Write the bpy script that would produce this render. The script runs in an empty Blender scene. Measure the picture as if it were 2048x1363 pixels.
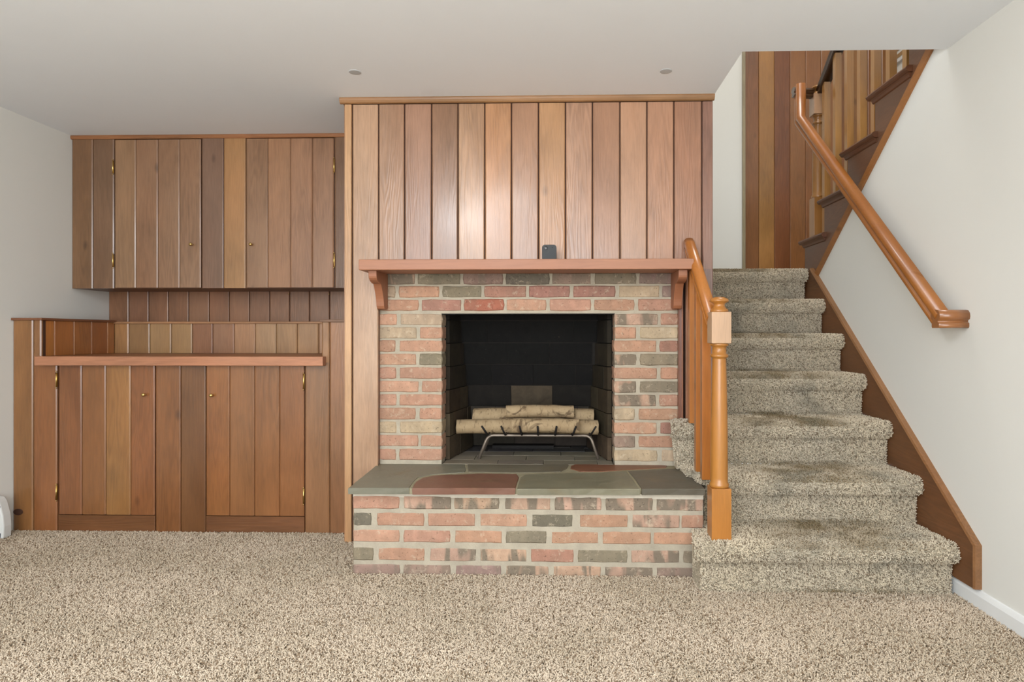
import bpy, bmesh, math, random
from math import pi, sin, cos, radians
from mathutils import Vector, Matrix, noise as mnoise

random.seed(7)
SC = bpy.context.scene
COL = SC.collection

# ------------------------------------------------------------------ camera
FPX, CX, CY, EYE = 1280.0, 1080.0, 668.0, 1.0
TH = math.atan(0.027)
cd = bpy.data.cameras.new('camera')
cam = bpy.data.objects.new('camera', cd)
COL.objects.link(cam)
cam.location = (0, 0, EYE)
cam.rotation_euler = (pi / 2, 0, TH)
cd.sensor_width = 36.0
cd.lens = FPX / 2048 * 36.0
cd.shift_x = -(CX - 1024) / 2048
cd.shift_y = -(681.5 - CY) / 2048
cd.clip_start = 0.02
SC.camera = cam

# ------------------------------------------------------------------ world and lights
wd = bpy.data.worlds.new('world')
SC.world = wd
wd.use_nodes = True
wd.node_tree.nodes['Background'].inputs[0].default_value = (0.86, 0.93, 1.0, 1)
wd.node_tree.nodes['Background'].inputs[1].default_value = 1.0


def area(name, loc, rot, sx, sy, watts, col=(1, 1, 1), shape='RECTANGLE'):
    d = bpy.data.lights.new(name, 'AREA')
    d.shape = shape
    d.size = sx
    if shape in ('RECTANGLE', 'ELLIPSE'):
        d.size_y = sy
    d.energy = watts
    d.color = col
    o = bpy.data.objects.new(name, d)
    o.location = loc
    o.rotation_euler = rot
    COL.objects.link(o)
    return o


area('window_daylight', (-0.6, -2.45, 1.25), (radians(90), 0, 0), 3.2, 1.7, 86, (0.93, 0.97, 1.0))
area('bounced_flash', (-0.5, -0.5, 1.45), (radians(180), 0, 0), 1.2, 0.8, 34, (0.90, 0.96, 1.0))
area('ceiling_lamp', (-0.80, 0.42, 2.07), (radians(62), 0, radians(-8)), 0.45, 0.34, 9, (0.97, 0.98, 1.0))
area('ceiling_fill_rear', (-0.4, 0.9, 2.10), (0, 0, 0), 0.5, 0.5, 8, (0.96, 0.98, 1.0), 'DISK')  # unseen disk light shining down under the ceiling, no fixture modelled
area('upstairs_fill', (1.2, 3.3, 4.2), (0, 0, 0), 0.9, 0.9, 20, (1.0, 0.95, 0.88), 'DISK')  # added light that brightens the stair hall, no real fixture there

SC.view_settings.view_transform = 'Standard'
SC.view_settings.look = 'None'
SC.view_settings.gamma = 1
SC.view_settings.use_curve_mapping = False
SC.view_settings.exposure = 0.75

# ------------------------------------------------------------------ photo pixel -> room point
_c, _s = cos(TH), sin(TH)


def PY(u, v, Y):
    t = (u - CX) / FPX
    X = Y * (t * _c - _s) / (_c + t * _s)
    zc = -X * _s + Y * _c
    return Vector((X, Y, EYE + (CY - v) / FPX * zc))


def PX(u, v, X):
    t = (u - CX) / FPX
    Y = X * (_c + t * _s) / (t * _c - _s)
    zc = -X * _s + Y * _c
    return Vector((X, Y, EYE + (CY - v) / FPX * zc))


def PZ(u, v, Z):
    t = (u - CX) / FPX
    zc = (Z - EYE) * FPX / (CY - v)
    xc = t * zc
    return Vector((xc * _c - zc * _s, xc * _s + zc * _c, Z))


def lin(c):
    return tuple(((x / 255) / 12.92 if x / 255 <= 0.04045 else ((x / 255 + 0.055) / 1.055) ** 2.4) for x in c)


# ------------------------------------------------------------------ materials
class NT:
    def __init__(s, name):
        s.m = bpy.data.materials.new(name)
        s.m.use_nodes = True
        s.t = s.m.node_tree
        s.b = s.t.nodes['Principled BSDF']

    def n(s, typ, ins=None, **kw):
        nd = s.t.nodes.new(typ)
        for k, v in kw.items():
            setattr(nd, k, v)
        for k, v in (ins or {}).items():
            s.set(nd, k, v)
        return nd

    def set(s, nd, k, v):
        i = nd.inputs[k]
        if isinstance(v, bpy.types.NodeSocket):
            s.t.links.new(v, i)
        elif isinstance(v, bpy.types.Node):
            s.t.links.new(v.outputs[0], i)
        else:
            i.default_value = v

    def math(s, op, a, b=0.0, c=None, clamp=False):
        nd = s.t.nodes.new('ShaderNodeMath')
        nd.operation = op
        nd.use_clamp = clamp
        s.set(nd, 0, a)
        s.set(nd, 1, b)
        if c is not None:
            s.set(nd, 2, c)
        return nd.outputs[0]

    def mix(s, fac, a, b, mode='MIX'):
        nd = s.t.nodes.new('ShaderNodeMix')
        nd.data_type = 'RGBA'
        nd.blend_type = mode
        s.set(nd, 0, fac)
        for k, v in ((6, a), (7, b)):
            if isinstance(v, tuple) and len(v) == 3:
                v = v + (1,)
            s.set(nd, k, v)
        return nd.outputs[2]

    def ramp(s, fac, pts, interp='LINEAR'):
        nd = s.t.nodes.new('ShaderNodeValToRGB')
        nd.color_ramp.interpolation = interp
        e = nd.color_ramp.elements
        while len(e) < len(pts):
            e.new(0.5)
        for el, (p, c) in zip(e, pts):
            el.position = p
            el.color = (c, c, c, 1) if isinstance(c, (int, float)) else tuple(c) + (1,)
        s.set(nd, 0, fac)
        return nd.outputs[0]

    def coord(s, scale=(1, 1, 1), rnd=True, which='Object'):
        tc = s.n('ShaderNodeTexCoord').outputs[which]
        if rnd:
            oi = s.n('ShaderNodeObjectInfo')
            off = s.math('MULTIPLY', oi.outputs['Random'], 37.0)
            cb = s.n('ShaderNodeCombineXYZ', {0: off, 1: off, 2: off})
            tc = s.n('ShaderNodeVectorMath', {0: tc, 1: cb.outputs[0]}, operation='ADD').outputs[0]
        mp = s.n('ShaderNodeMapping', {0: tc, 3: scale})
        return mp.outputs[0]

    def noise(s, vec, scale, detail=2, rough=0.5, dist=0.0):
        return s.n('ShaderNodeTexNoise', {'Vector': vec, 'Scale': scale, 'Detail': detail, 'Roughness': rough, 'Distortion': dist}).outputs[0]

    def out(s, color=None, rough=None, bump=None, bstr=0.3, bdist=0.002, spec=None, metal=None, coat=None):
        if color is not None:
            if isinstance(color, tuple):
                color = tuple(color[:3]) + (1,)
            s.set(s.b, 'Base Color', color)
        if rough is not None:
            s.set(s.b, 'Roughness', rough)
        if bump is not None:
            bn = s.n('ShaderNodeBump', {'Strength': bstr, 'Distance': bdist, 'Height': bump})
            s.set(s.b, 'Normal', bn)
        if spec is not None:
            s.set(s.b, 'Specular IOR Level', spec)
        if metal is not None:
            s.set(s.b, 'Metallic', metal)
        if coat is not None:
            s.set(s.b, 'Coat Weight', coat)
            s.set(s.b, 'Coat Roughness', 0.18)
        return s.m


def wood_mat(name, axis='Z', rough=0.42, contrast=1.0, blotch=1.0, coat=0.0, spec=0.5, bstr=0.25):
    """Boards tinted by the object's own colour; grain runs along the given axis."""
    s = NT(name)
    st = {'X': (0.09, 1, 1), 'Y': (1, 0.09, 1), 'Z': (1, 1, 0.09)}[axis]
    st2 = {'X': (0.35, 1, 1), 'Y': (1, 0.35, 1), 'Z': (1, 1, 0.35)}[axis]
    v = s.coord(st)
    v2 = s.coord(st2)
    oi = s.n('ShaderNodeObjectInfo')
    warp = s.noise(v, 9, 3, 0.55, 0.3)
    rings = s.math('SINE', s.math('MULTIPLY', warp, 95.0))
    rings = s.math('MULTIPLY_ADD', rings, 0.5, 0.5)
    gate = s.ramp(s.noise(v2, 3.1, 2), [(0.42, 0.15), (0.62, 1.0)])
    rings = s.math('MULTIPLY', rings, gate)
    fine = s.noise(v, 150, 4, 0.6)
    bl = s.noise(v2, 5.5, 3, 0.55, 0.5)
    f = s.math('MULTIPLY_ADD', rings, -0.17 * contrast, 1.10)
    f = s.math('MULTIPLY_ADD', s.math('SUBTRACT', fine, 0.5), 0.5 * contrast, f)
    f = s.math('MULTIPLY_ADD', s.math('SUBTRACT', bl, 0.5), 0.95 * blotch, f)
    hue = s.noise(v2, 4.0, 2, 0.5, 0.2)
    col = s.mix(s.ramp(hue, [(0.35, 0.0), (0.65, 1.0)]), oi.outputs['Color'], (0.92, 0.80, 0.70, 1), 'MULTIPLY')
    col = s.mix(0.55, oi.outputs['Color'], col)
    # small knots
    vk = s.n('ShaderNodeTexVoronoi', {'Vector': s.coord({'X': (0.5, 1, 1), 'Y': (1, 0.5, 1), 'Z': (1, 1, 0.5)}[axis]), 'Scale': 4.2})
    kn = s.ramp(vk.outputs['Distance'], [(0.02, 0.45), (0.075, 1.0)])
    fc = s.n('ShaderNodeCombineColor', {0: f, 1: f, 2: f})
    col = s.mix(1.0, col, fc.outputs[0], 'MULTIPLY')
    col = s.mix(0.8, col, kn, 'MULTIPLY')
    rg = s.math('MULTIPLY_ADD', bl, 0.16, rough - 0.08)
    bump = s.math('MULTIPLY_ADD', rings, 0.7, s.math('MULTIPLY', fine, 0.5))
    return s.out(col, rg, bump, bstr, 0.0015, spec=spec, coat=coat)


def plain_mat(name, rgb, rough=0.6, bump_scale=None, bstr=0.1, var=0.0, metal=0.0, spec=0.5, bdist=0.002):
    s = NT(name)
    v = s.coord()
    col = lin(rgb)
    if var:
        n = s.noise(v, 6, 4, 0.6)
        k = s.math('MULTIPLY_ADD', s.math('SUBTRACT', n, 0.5), var, 1.0)
        fc = s.n('ShaderNodeCombineColor', {0: k, 1: k, 2: k})
        col = s.mix(1.0, col, fc.outputs[0], 'MULTIPLY')
    bp = s.noise(v, bump_scale, 4, 0.6) if bump_scale else None
    return s.out(col, rough, bp, bstr, bdist, spec=spec, metal=metal)


def brick_mat():
    s = NT('clinker_brick')
    v = s.coord()
    oi = s.n('ShaderNodeObjectInfo')
    base = oi.outputs['Color']
    k = s.math('MULTIPLY_ADD', s.math('SUBTRACT', s.noise(v, 22, 5, 0.65), 0.5), 0.75, 1.0)
    fc = s.n('ShaderNodeCombineColor', {0: k, 1: k, 2: k})
    col = s.mix(1.0, base, fc.outputs[0], 'MULTIPLY')
    # kiln bands running across the long face
    vb = s.coord((1.0, 0.3, 0.25))
    band = s.ramp(s.noise(vb, 17, 2, 0.4, 0.6), [(0.44, 0.0), (0.54, 1.0)])
    band = s.math('MULTIPLY', band, oi.outputs['Alpha'])
    col = s.mix(s.math('MULTIPLY', band, 0.85), col, lin((112, 104, 90)))
    # lime bloom and pits
    lime = s.ramp(s.noise(v, 34, 4, 0.7, 0.5), [(0.56, 0.0), (0.70, 0.55)])
    col = s.mix(lime, col, lin((196, 180, 156)))
    pit = s.ramp(s.noise(v, 120, 2, 0.5), [(0.28, 0.35), (0.36, 1.0)])
    col = s.mix(0.7, col, pit, 'MULTIPLY')
    h = s.math('MULTIPLY_ADD', s.noise(v, 40, 5, 0.65), 1.0, s.math('MULTIPLY', s.noise(v, 180, 2), 0.35))
    return s.out(col, 0.88, h, 0.55, 0.004, spec=0.25)


def mortar_mat(name='mortar', rgb=(172, 162, 144)):
    s = NT(name)
    v = s.coord(rnd=False)
    k = s.math('MULTIPLY_ADD', s.math('SUBTRACT', s.noise(v, 12, 5, 0.7), 0.5), 0.7, 1.0)
    fc = s.n('ShaderNodeCombineColor', {0: k, 1: k, 2: k})
    col = s.mix(1.0, lin(rgb), fc.outputs[0], 'MULTIPLY')
    return s.out(col, 0.95, s.noise(v, 130, 4, 0.7), 0.5, 0.003, spec=0.2)


def slate_mat():
    s = NT('slate')
    v = s.coord((1, 1, 1))
    oi = s.n('ShaderNodeObjectInfo')
    n = s.noise(s.coord((1, 2.2, 1)), 7, 5, 0.62, 0.8)
    k = s.math('MULTIPLY_ADD', s.math('SUBTRACT', n, 0.5), 0.8, 1.0)
    fc = s.n('ShaderNodeCombineColor', {0: k, 1: k, 2: k})
    col = s.mix(1.0, oi.outputs['Color'], fc.outputs[0], 'MULTIPLY')
    rust = s.ramp(s.noise(v, 9, 4, 0.6, 0.4), [(0.55, 0.0), (0.75, 0.4)])
    col = s.mix(rust, col, lin((120, 100, 70)))
    return s.out(col, s.math('MULTIPLY_ADD', n, 0.3, 0.32), s.noise(v, 26, 6, 0.6, 0.6), 0.35, 0.004, spec=0.5)


def soot_mat():
    s = NT('sooty_firebrick')
    v = s.coord()
    oi = s.n('ShaderNodeObjectInfo')
    n = s.noise(v, 14, 5, 0.7, 0.5)
    k = s.math('MULTIPLY_ADD', s.math('SUBTRACT', n, 0.5), 1.5, 1.0)
    fc = s.n('ShaderNodeCombineColor', {0: k, 1: k, 2: k})
    col = s.mix(1.0, oi.outputs['Color'], fc.outputs[0], 'MULTIPLY')
    ash = s.ramp(s.noise(v, 60, 3, 0.6), [(0.68, 0.0), (0.8, 0.25)])
    col = s.mix(ash, col, lin((120, 110, 95)))
    return s.out(col, 0.85, s.noise(v, 50, 4, 0.6), 0.3, 0.003, spec=0.25)


def birch_mat():
    s = NT('birch_bark')
    v = s.coord((0.9, 1.0, 1.0))
    vl = s.coord((1.0, 0.3, 0.3))
    n = s.noise(v, 18, 5, 0.65, 0.4)
    col = s.mix(n, lin((186, 164, 130)), lin((132, 108, 78)))
    col = s.mix(s.ramp(s.noise(vl, 75, 3, 0.6), [(0.56, 0.0), (0.66, 0.55)]), col, lin((95, 78, 58)))
    col = s.mix(s.ramp(s.noise(v, 11, 3, 0.6, 1.2), [(0.56, 0.0), (0.64, 0.8)]), col, lin((84, 66, 48)))
    return s.out(col, 0.8, s.noise(vl, 60, 4, 0.6), 0.5, 0.003, spec=0.25)


def carpet_mat(name, light, dark, mid, stair=False):
    s = NT(name)
    oi = s.n('ShaderNodeObjectInfo')
    pos = s.n('ShaderNodeNewGeometry').outputs['Position']
    big = s.noise(pos, 2.3, 3, 0.55, 0.3)
    c = s.mix(s.ramp(big, [(0.38, 0.0), (0.62, 1.0)]), lin(light), lin(mid))
    r = oi.outputs['Random']
    c = s.mix(s.ramp(r, [(0.80, 0.0), (0.86, 1.0)]), c, lin(dark))
    r2 = s.math('FRACT', s.math('MULTIPLY', r, 57.0))
    k = s.math('MULTIPLY_ADD', r2, 0.26, 0.87)
    if stair:
        sp = s.n('ShaderNodeSeparateXYZ', {0: pos})
        # traffic soiling on the treads and scuffs on the risers
        fz = s.math('FRACT', s.math('MULTIPLY_ADD', sp.outputs[2], 5.0, 0.10))
        top = s.ramp(fz, [(0.0, 1.0), (0.14, 1.0), (0.2, 0.0)])
        gx = s.math('ABSOLUTE', s.math('SUBTRACT', sp.outputs[0], 1.1))
        mid_x = s.ramp(gx, [(0.12, 1.0), (0.36, 0.0)])
        soil = s.math('MULTIPLY', s.math('MULTIPLY', top, mid_x), s.ramp(s.noise(pos, 7, 3), [(0.35, 0.2), (0.6, 1.0)]))
        c = s.mix(s.math('MULTIPLY', soil, 0.8), c, lin((112, 94, 62)))
        sc = s.ramp(s.noise(pos, 4.5, 3, 0.6), [(0.55, 0.0), (0.68, 0.35)])
        c = s.mix(sc, c, lin((96, 100, 92)))
    fc = s.n('ShaderNodeCombineColor', {0: k, 1: k, 2: k})
    c = s.mix(1.0, c, fc.outputs[0], 'MULTIPLY')
    return s.out(c, 0.95, spec=0.1)


M = {}
M['wood'] = wood_mat('redwood_board', rough=0.36, coat=0.4)
M['wood_gloss'] = wood_mat('glossy_redwood_board', rough=0.33, coat=0.35, bstr=0.6)
M['wood_x'] = wood_mat('redwood_rail', 'X')
M['wood_y'] = wood_mat('redwood_strip', 'Y')
M['mantel'] = wood_mat('mantel_redwood', 'X', 0.5, 0.5, 0.35, bstr=0.1)
M['birch'] = wood_mat('varnished_birch', 'Z', 0.34, 0.7, 0.8, coat=0.3, bstr=0.06)
M['birch_x'] = wood_mat('varnished_birch_cross', 'X', 0.30, 0.6, 0.6, coat=0.4, bstr=0.06)
M['birch_y'] = wood_mat('varnished_birch_rail', 'Y', 0.30, 0.6, 0.6, coat=0.4, bstr=0.06)
M['backing'] = plain_mat('dark_joint', (66, 38, 22), 0.8)
M['brick'] = brick_mat()
M['mortar'] = mortar_mat()
M['slate'] = slate_mat()
M['soot'] = soot_mat()
M['sootback'] = plain_mat('soot', (34, 30, 26), 0.95, 30, 0.3, 0.5)
M['bark'] = birch_mat()
M['cutwood'] = plain_mat('log_end_grain', (176, 150, 108), 0.8, 60, 0.3, 0.4)
M['iron'] = plain_mat('grate_iron', (140, 128, 116), 0.5, 60, 0.25, 0.4, metal=0.7)
M['iron_dark'] = plain_mat('burnt_iron', (26, 22, 20), 0.7, 60, 0.25, 0.3, metal=0.3)
M['brass'] = plain_mat('brass', (214, 184, 118), 0.3, metal=1.0)
M['wall'] = plain_mat('wall_paint', (222, 221, 215), 0.75, 260, 0.05, 0.02, spec=0.3)
M['ceiling'] = plain_mat('ceiling_paint', (238, 242, 247), 0.85, 300, 0.08, 0.02, spec=0.2)
M['patch'] = plain_mat('patch_filler', (186, 187, 188), 0.9, 90, 0.3, 0.3)
M['white_trim'] = plain_mat('white_gloss_paint', (226, 227, 226), 0.4)
M['carpet_base'] = plain_mat('carpet_backing', (176, 158, 130), 0.95, 220, 0.5, 0.2)
M['pile'] = carpet_mat('carpet_pile_beige', (204, 187, 166), (142, 122, 100), (190, 174, 152))
M['stair_base'] = plain_mat('stair_carpet_backing', (160, 150, 130), 0.95, 220, 0.5, 0.2)
M['stair_pile'] = carpet_mat('carpet_pile_stairs', (212, 198, 174), (136, 120, 100), (200, 188, 168), True)
M['black'] = plain_mat('black_plastic', (26, 26, 28), 0.35)
M['lens'] = plain_mat('lens_glass', (8, 8, 10), 0.08)
M['lensring'] = plain_mat('lens_ring', (70, 70, 72), 0.3)
M['white_plastic'] = plain_mat('white_plastic', (212, 212, 208), 0.5)
M['navy'] = plain_mat('navy_plastic', (34, 42, 62), 0.45)
M['blind'] = plain_mat('blind_slat', (200, 165, 120), 0.6)


# ------------------------------------------------------------------ mesh builder
ORIGIN = {}


class MB:
    def __init__(s):
        s.v, s.f, s.sm = [], [], []

    def add(s, vs, fs, smooth=False):
        o = len(s.v)
        s.v += [Vector(p) for p in vs]
        s.f += [[i + o for i in f] for f in fs]
        s.sm += [smooth] * len(fs)
        return s

    def box(s, x0, x1, y0, y1, z0, z1):
        vs = [(x, y, z) for z in (z0, z1) for y in (y0, y1) for x in (x0, x1)]
        return s.add(vs, [(0, 2, 3, 1), (4, 5, 7, 6), (0, 1, 5, 4), (2, 6, 7, 3), (0, 4, 6, 2), (1, 3, 7, 5)])

    def prism(s, poly, fn, a, b, smooth=False, cap=True):
        """poly: 2-D points; fn(p, q, h) -> 3-D; extruded from h = a to b."""
        n = len(poly)
        vs = [fn(p, q, a) for p, q in poly] + [fn(p, q, b) for p, q in poly]
        fs = [(i, (i + 1) % n, n + (i + 1) % n, n + i) for i in range(n)]
        s.add(vs, fs, smooth)
        if cap:
            o = len(s.v) - 2 * n
            s.f += [[o + i for i in reversed(range(n))], [o + n + i for i in range(n)]]
            s.sm += [False, False]
        return s

    def board(s, x0, x1, z0, z1, y, t, ch=0.004, ch_top=0.0):
        """vertical board, front face at y, chamfered long edges."""
        d = ch * 0.6
        p = [(x0, y + t), (x0, y + d), (x0 + ch, y), (x1 - ch, y), (x1, y + d), (x1, y + t)]
        return s.prism(p, lambda a, b, h: (a, b, h), z0, z1)

    def lathe(s, prof, c, n=20, ax='Z'):
        """prof: (r, h) list, around the axis through c."""
        vs, fs = [], []
        for r, h in prof:
            for i in range(n):
                a = 2 * pi * i / n
                p = {'Z': (r * cos(a), r * sin(a), h), 'Y': (r * cos(a), h, r * sin(a)), 'X': (h, r * cos(a), r * sin(a))}[ax]
                vs.append(Vector(p) + Vector(c))
        m = len(prof)
        for j in range(m - 1):
            for i in range(n):
                fs.append((j * n + i, j * n + (i + 1) % n, (j + 1) * n + (i + 1) % n, (j + 1) * n + i))
        s.add(vs, fs, True)
        o = len(s.v) - len(vs)
        s.f += [[o + i for i in range(n)], [o + (m - 1) * n + i for i in range(n)]]
        s.sm += [False, False]
        return s

    def sweep(s, path, side, prof, smooth=True, cap=True):
        """profile (a along side, b along the up of the path) mitred along a polyline."""
        path = [Vector(p) for p in path]
        side = Vector(side).normalized()
        n = len(prof)
        rings = []
        for i, p in enumerate(path):
            d0 = (path[i] - path[i - 1]).normalized() if i else None
            d1 = (path[i + 1] - path[i]).normalized() if i < len(path) - 1 else None
            if d0 is None:
                d, k = d1, 1
            elif d1 is None:
                d, k = d0, 1
            else:
                d = (d0 + d1).normalized()
                k = 1 / max(0.3, d.dot(d0))
            up = side.cross(d).normalized()
            rings.append([p + side * a + up * b * k for a, b in prof])
        vs = [q for r in rings for q in r]
        fs = [(j * n + i, j * n + (i + 1) % n, (j + 1) * n + (i + 1) % n, (j + 1) * n + i) for j in range(len(path) - 1) for i in range(n)]
        s.add(vs, fs, smooth)
        if cap:
            o = len(s.v) - len(vs)
            s.f += [[o + i for i in range(n)], [o + (len(path) - 1) * n + i for i in range(n)]]
            s.sm += [False, False]
        return s

    def tube(s, path, r, n=8):
        path = [Vector(p) for p in path]
        vs, fs = [], []
        ref = Vector((0.13, 0.31, 0.94)).normalized()
        for i, p in enumerate(path):
            d = (path[min(i + 1, len(path) - 1)] - path[max(i - 1, 0)]).normalized()
            a = d.cross(ref).normalized()
            b = d.cross(a).normalized()
            rr = r[i] if isinstance(r, (list, tuple)) else r
            vs += [p + (a * cos(2 * pi * k / n) + b * sin(2 * pi * k / n)) * rr for k in range(n)]
        for j in range(len(path) - 1):
            for k in range(n):
                fs.append((j * n + k, j * n + (k + 1) % n, (j + 1) * n + (k + 1) % n, (j + 1) * n + k))
        s.add(vs, fs, True)
        o = len(s.v) - len(vs)
        s.f += [[o + i for i in range(n)], [o + (len(path) - 1) * n + i for i in range(n)]]
        s.sm += [False, False]
        return s

    def build(s, name, mat, parent=None, color=None, origin=None, bevel=0.0, fix=True):
        lo = Vector([min(v[i] for v in s.v) for i in range(3)])
        hi = Vector([max(v[i] for v in s.v) for i in range(3)])
        c = Vector(origin) if origin is not None else (lo + hi) / 2
        me = bpy.data.meshes.new(name)
        me.from_pydata([v - c for v in s.v], [], s.f)
        me.polygons.foreach_set('use_smooth', s.sm)
        if fix:
            bm = bmesh.new()
            bm.from_mesh(me)
            bmesh.ops.recalc_face_normals(bm, faces=bm.faces)
            if bevel:
                bmesh.ops.bevel(bm, geom=[e for e in bm.edges if len(e.link_faces) == 2 and e.calc_face_angle(0) > 0.6],
                                offset=bevel, segments=2, profile=0.5, affect='EDGES', clamp_overlap=True)
            bm.to_mesh(me)
            bm.free()
        me.materials.append(mat)
        o = bpy.data.objects.new(name, me)
        COL.objects.link(o)
        ORIGIN[o.name] = c
        if parent is not None:
            o.parent = parent
            o.location = c - ORIGIN[parent.name]
        else:
            o.location = c
        if color is not None:
            if 'redwood' in mat.name:
                color = tuple(c * k for c, k in zip(color, WOOD_SHIFT)) + tuple(color[3:])
            if 'birch' in mat.name:
                color = tuple(c * k for c, k in zip(color, BIRCH_SHIFT)) + tuple(color[3:])
            o.color = tuple(color[:3]) + ((color[3] if len(color) > 3 else 0.0),)
        return o


def thing(name, label, cat, loc=(0, 0, 0), group=None):
    o = bpy.data.objects.new(name, None)
    o.empty_display_size = 0.1
    COL.objects.link(o)
    o.location = loc
    ORIGIN[o.name] = Vector(loc)
    return tag(o, label, cat, group)


def tag(o, label, cat, group=None):
    o['label'] = label
    o['category'] = cat
    if group:
        o['group'] = group
    return o


def struct(o, label=None):
    o['kind'] = 'structure'
    if label:
        o['label'] = label
    return o


WOOD_SHIFT = (0.87, 0.98, 1.0)
BIRCH_SHIFT = (0.66, 0.75, 0.82)


def tint(rgb, j=0.05, a=0.0):
    k = 1 + random.uniform(-j, j)
    c = lin(rgb)
    return (c[0] * k, c[1] * k * (1 + random.uniform(-j, j) * 0.3), c[2] * k * (1 + random.uniform(-j, j) * 0.4), a)


# ------------------------------------------------------------------ measured planes of the room
XL, XR, H = -2.777, 1.55, 2.134
Y_PANEL, Y_BRICK, Y_LOW, Y_UP, Y_BACK, Y_REC = 3.057, 3.100, 3.19, 3.586, 3.889, 3.737
X_CH0, X_CH1 = -1.022, 0.743
OPEN_Y = 2.59            # front edge of the stairwell opening in the ceiling
X_FAR, Y_FAR, Z_TOP = 2.56, 5.0, 4.6

# ------------------------------------------------------------------ shell
fl = MB().box(XL - 0.1, XR + 0.1, -2.6, 4.2, -0.15, -0.008).build('floor', M['carpet_base'])
struct(fl, 'beige carpeted floor')
cl = MB()
cl.box(XL - 0.1, X_CH1, -2.6, 4.2, H, H + 0.24)
cl.box(X_CH1, XR + 0.12, -2.6, OPEN_Y, H, H + 0.24)
struct(cl.build('ceiling', M['ceiling']), 'flat white ceiling cut away over the stairs')
struct(MB().box(XL - 0.1, XL, -2.6, 4.2, -0.02, H).build('wall_left', M['wall']), 'plain white wall beside the cabinets')
# right wall: full height in the room, cut along the upper flight behind
zl = lambda y: 1.378 + 0.71 * (3.82 - y)
poly = [(-2.6, -0.02), (3.97, -0.02), (3.97, 1.30), (3.84, zl(3.84)), (2.70, zl(2.70)), (2.40, zl(2.40)), (-2.6, zl(2.40))]
struct(MB().prism(poly, lambda a, b, h: (h, a, b), XR, XR + 0.10).build('wall_right', M['wall']), 'white wall along the stairs')
# wall behind the camera with the wide window the daylight comes through
wb = MB()
wb.box(XL, XR, -2.6, -2.5, -0.02, 0.40).box(XL, XR, -2.6, -2.5, 2.10, H)
wb.box(XL, -2.2, -2.6, -2.5, 0.40, 2.10).box(1.0, XR, -2.6, -2.5, 0.40, 2.10)
struct(wb.build('wall_front', M['wall']), 'white wall behind the viewpoint')
struct(MB().box(XL, X_CH0 + 0.3, 3.91, 4.05, -0.02, H).build('wall_back', M['wall']), 'wall behind the cabinets')

# stair hall
hb = MB().box(X_CH1 - 0.3, 1.436, Y_FAR - 0.05, Y_FAR + 0.1, 1.2, Z_TOP).build('wall_back', M['wall'])
struct(hb, 'narrow white wall at the back of the stair landing')
struct(MB().box(X_FAR, X_FAR + 0.1, 2.0, Y_FAR + 0.1, 1.2, Z_TOP).build('wall_right', M['wall']), 'white wall beyond the upper flight')
struct(MB().box(X_CH1 - 0.09, X_CH1 - 0.002, 3.10, Y_FAR, 0, Z_TOP).build('wall_left', M['wall']), 'white wall behind the chimney breast')
struct(MB().box(X_CH1 - 0.1, X_FAR + 0.1, 1.2, Y_FAR + 0.1, Z_TOP, Z_TOP + 0.1).build('ceiling', M['ceiling']), 'ceiling over the stair hall')
struct(MB().box(X_CH1 - 0.1, X_FAR + 0.1, 1.15, 1.25, H + 0.24, Z_TOP).build('wall_front', M['wall']), 'upstairs wall above the ceiling opening')

hp = thing('stair_hall_panelling', 'brown vertical board panelling on the wall behind the stair landing', 'panelling', (2.0, Y_FAR, 1.4))
MB().box(1.43, X_FAR, Y_FAR - 0.012, Y_FAR + 0.05, 1.35, Z_TOP).build('backing_board', M['backing'], hp)
us = [1484, 1517.5, 1548.5, 1580, 1611, 1642, 1673, 1704, 1735, 1763, 1778]
hc = [(128, 78, 40), (158, 106, 54), (124, 70, 36), (142, 88, 46), (138, 84, 44), (146, 92, 50), (132, 80, 42), (150, 98, 54), (136, 84, 46), (140, 90, 50)]
for i in range(10):
    a, b = PY(us[i], 300, Y_FAR - 0.03).x, PY(us[i + 1], 300, Y_FAR - 0.03).x
    MB().board(a + 0.001, min(b, X_FAR) - 0.001, 1.38, Z_TOP, Y_FAR - 0.035, 0.022, 0.005).build('plank', M['wood'], hp, tint(hc[i], 0.03))
MB().board(1.415, 1.437, 1.38, Z_TOP, Y_FAR - 0.075, 0.06, 0.003).build('corner_strip', M['wood'], hp, tint((150, 132, 104)))

# window with a horizontal blind upstairs
wn = MB()
wn.box(X_FAR - 0.02, X_FAR, 4.45, 4.96, 3.03, 3.055).box(X_FAR - 0.02, X_FAR, 4.45, 4.96, 4.1, 4.16)
wn.box(X_FAR - 0.02, X_FAR, 4.45, 4.49, 3.055, 4.1).box(X_FAR - 0.02, X_FAR, 4.95, 4.96, 3.055, 4.1)
wo = struct(wn.build('window_1', M['white_trim']), 'upstairs window with a slatted blind')
for k in range(18):
    z = 3.075 + k * 0.055
    MB().add([(X_FAR - 0.016, 4.49, z + 0.018), (X_FAR - 0.002, 4.49, z), (X_FAR - 0.002, 4.95, z), (X_FAR - 0.016, 4.95, z + 0.018),
              (X_FAR - 0.018, 4.49, z + 0.015), (X_FAR - 0.004, 4.49, z - 0.003), (X_FAR - 0.004, 4.95, z - 0.003), (X_FAR - 0.018, 4.95, z + 0.015)],
             [(0, 1, 2, 3), (4, 7, 6, 5), (0, 3, 7, 4), (1, 5, 6, 2), (0, 4, 5, 1), (3, 2, 6, 7)]).build('slat', M['blind'], wo)

# baseboard on the right wall, room side of the stairs
bb = [(0, -0.02), (-0.014, -0.02), (-0.014, 0.045), (-0.010, 0.054), (-0.006, 0.062), (0, 0.064)]
struct(MB().prism(bb, lambda a, b, h: (XR + a, h, b), -2.5, 2.56).build('baseboard_right', M['white_trim']), 'white baseboard')

# ------------------------------------------------------------------ carpet pile (geometry nodes)


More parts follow.
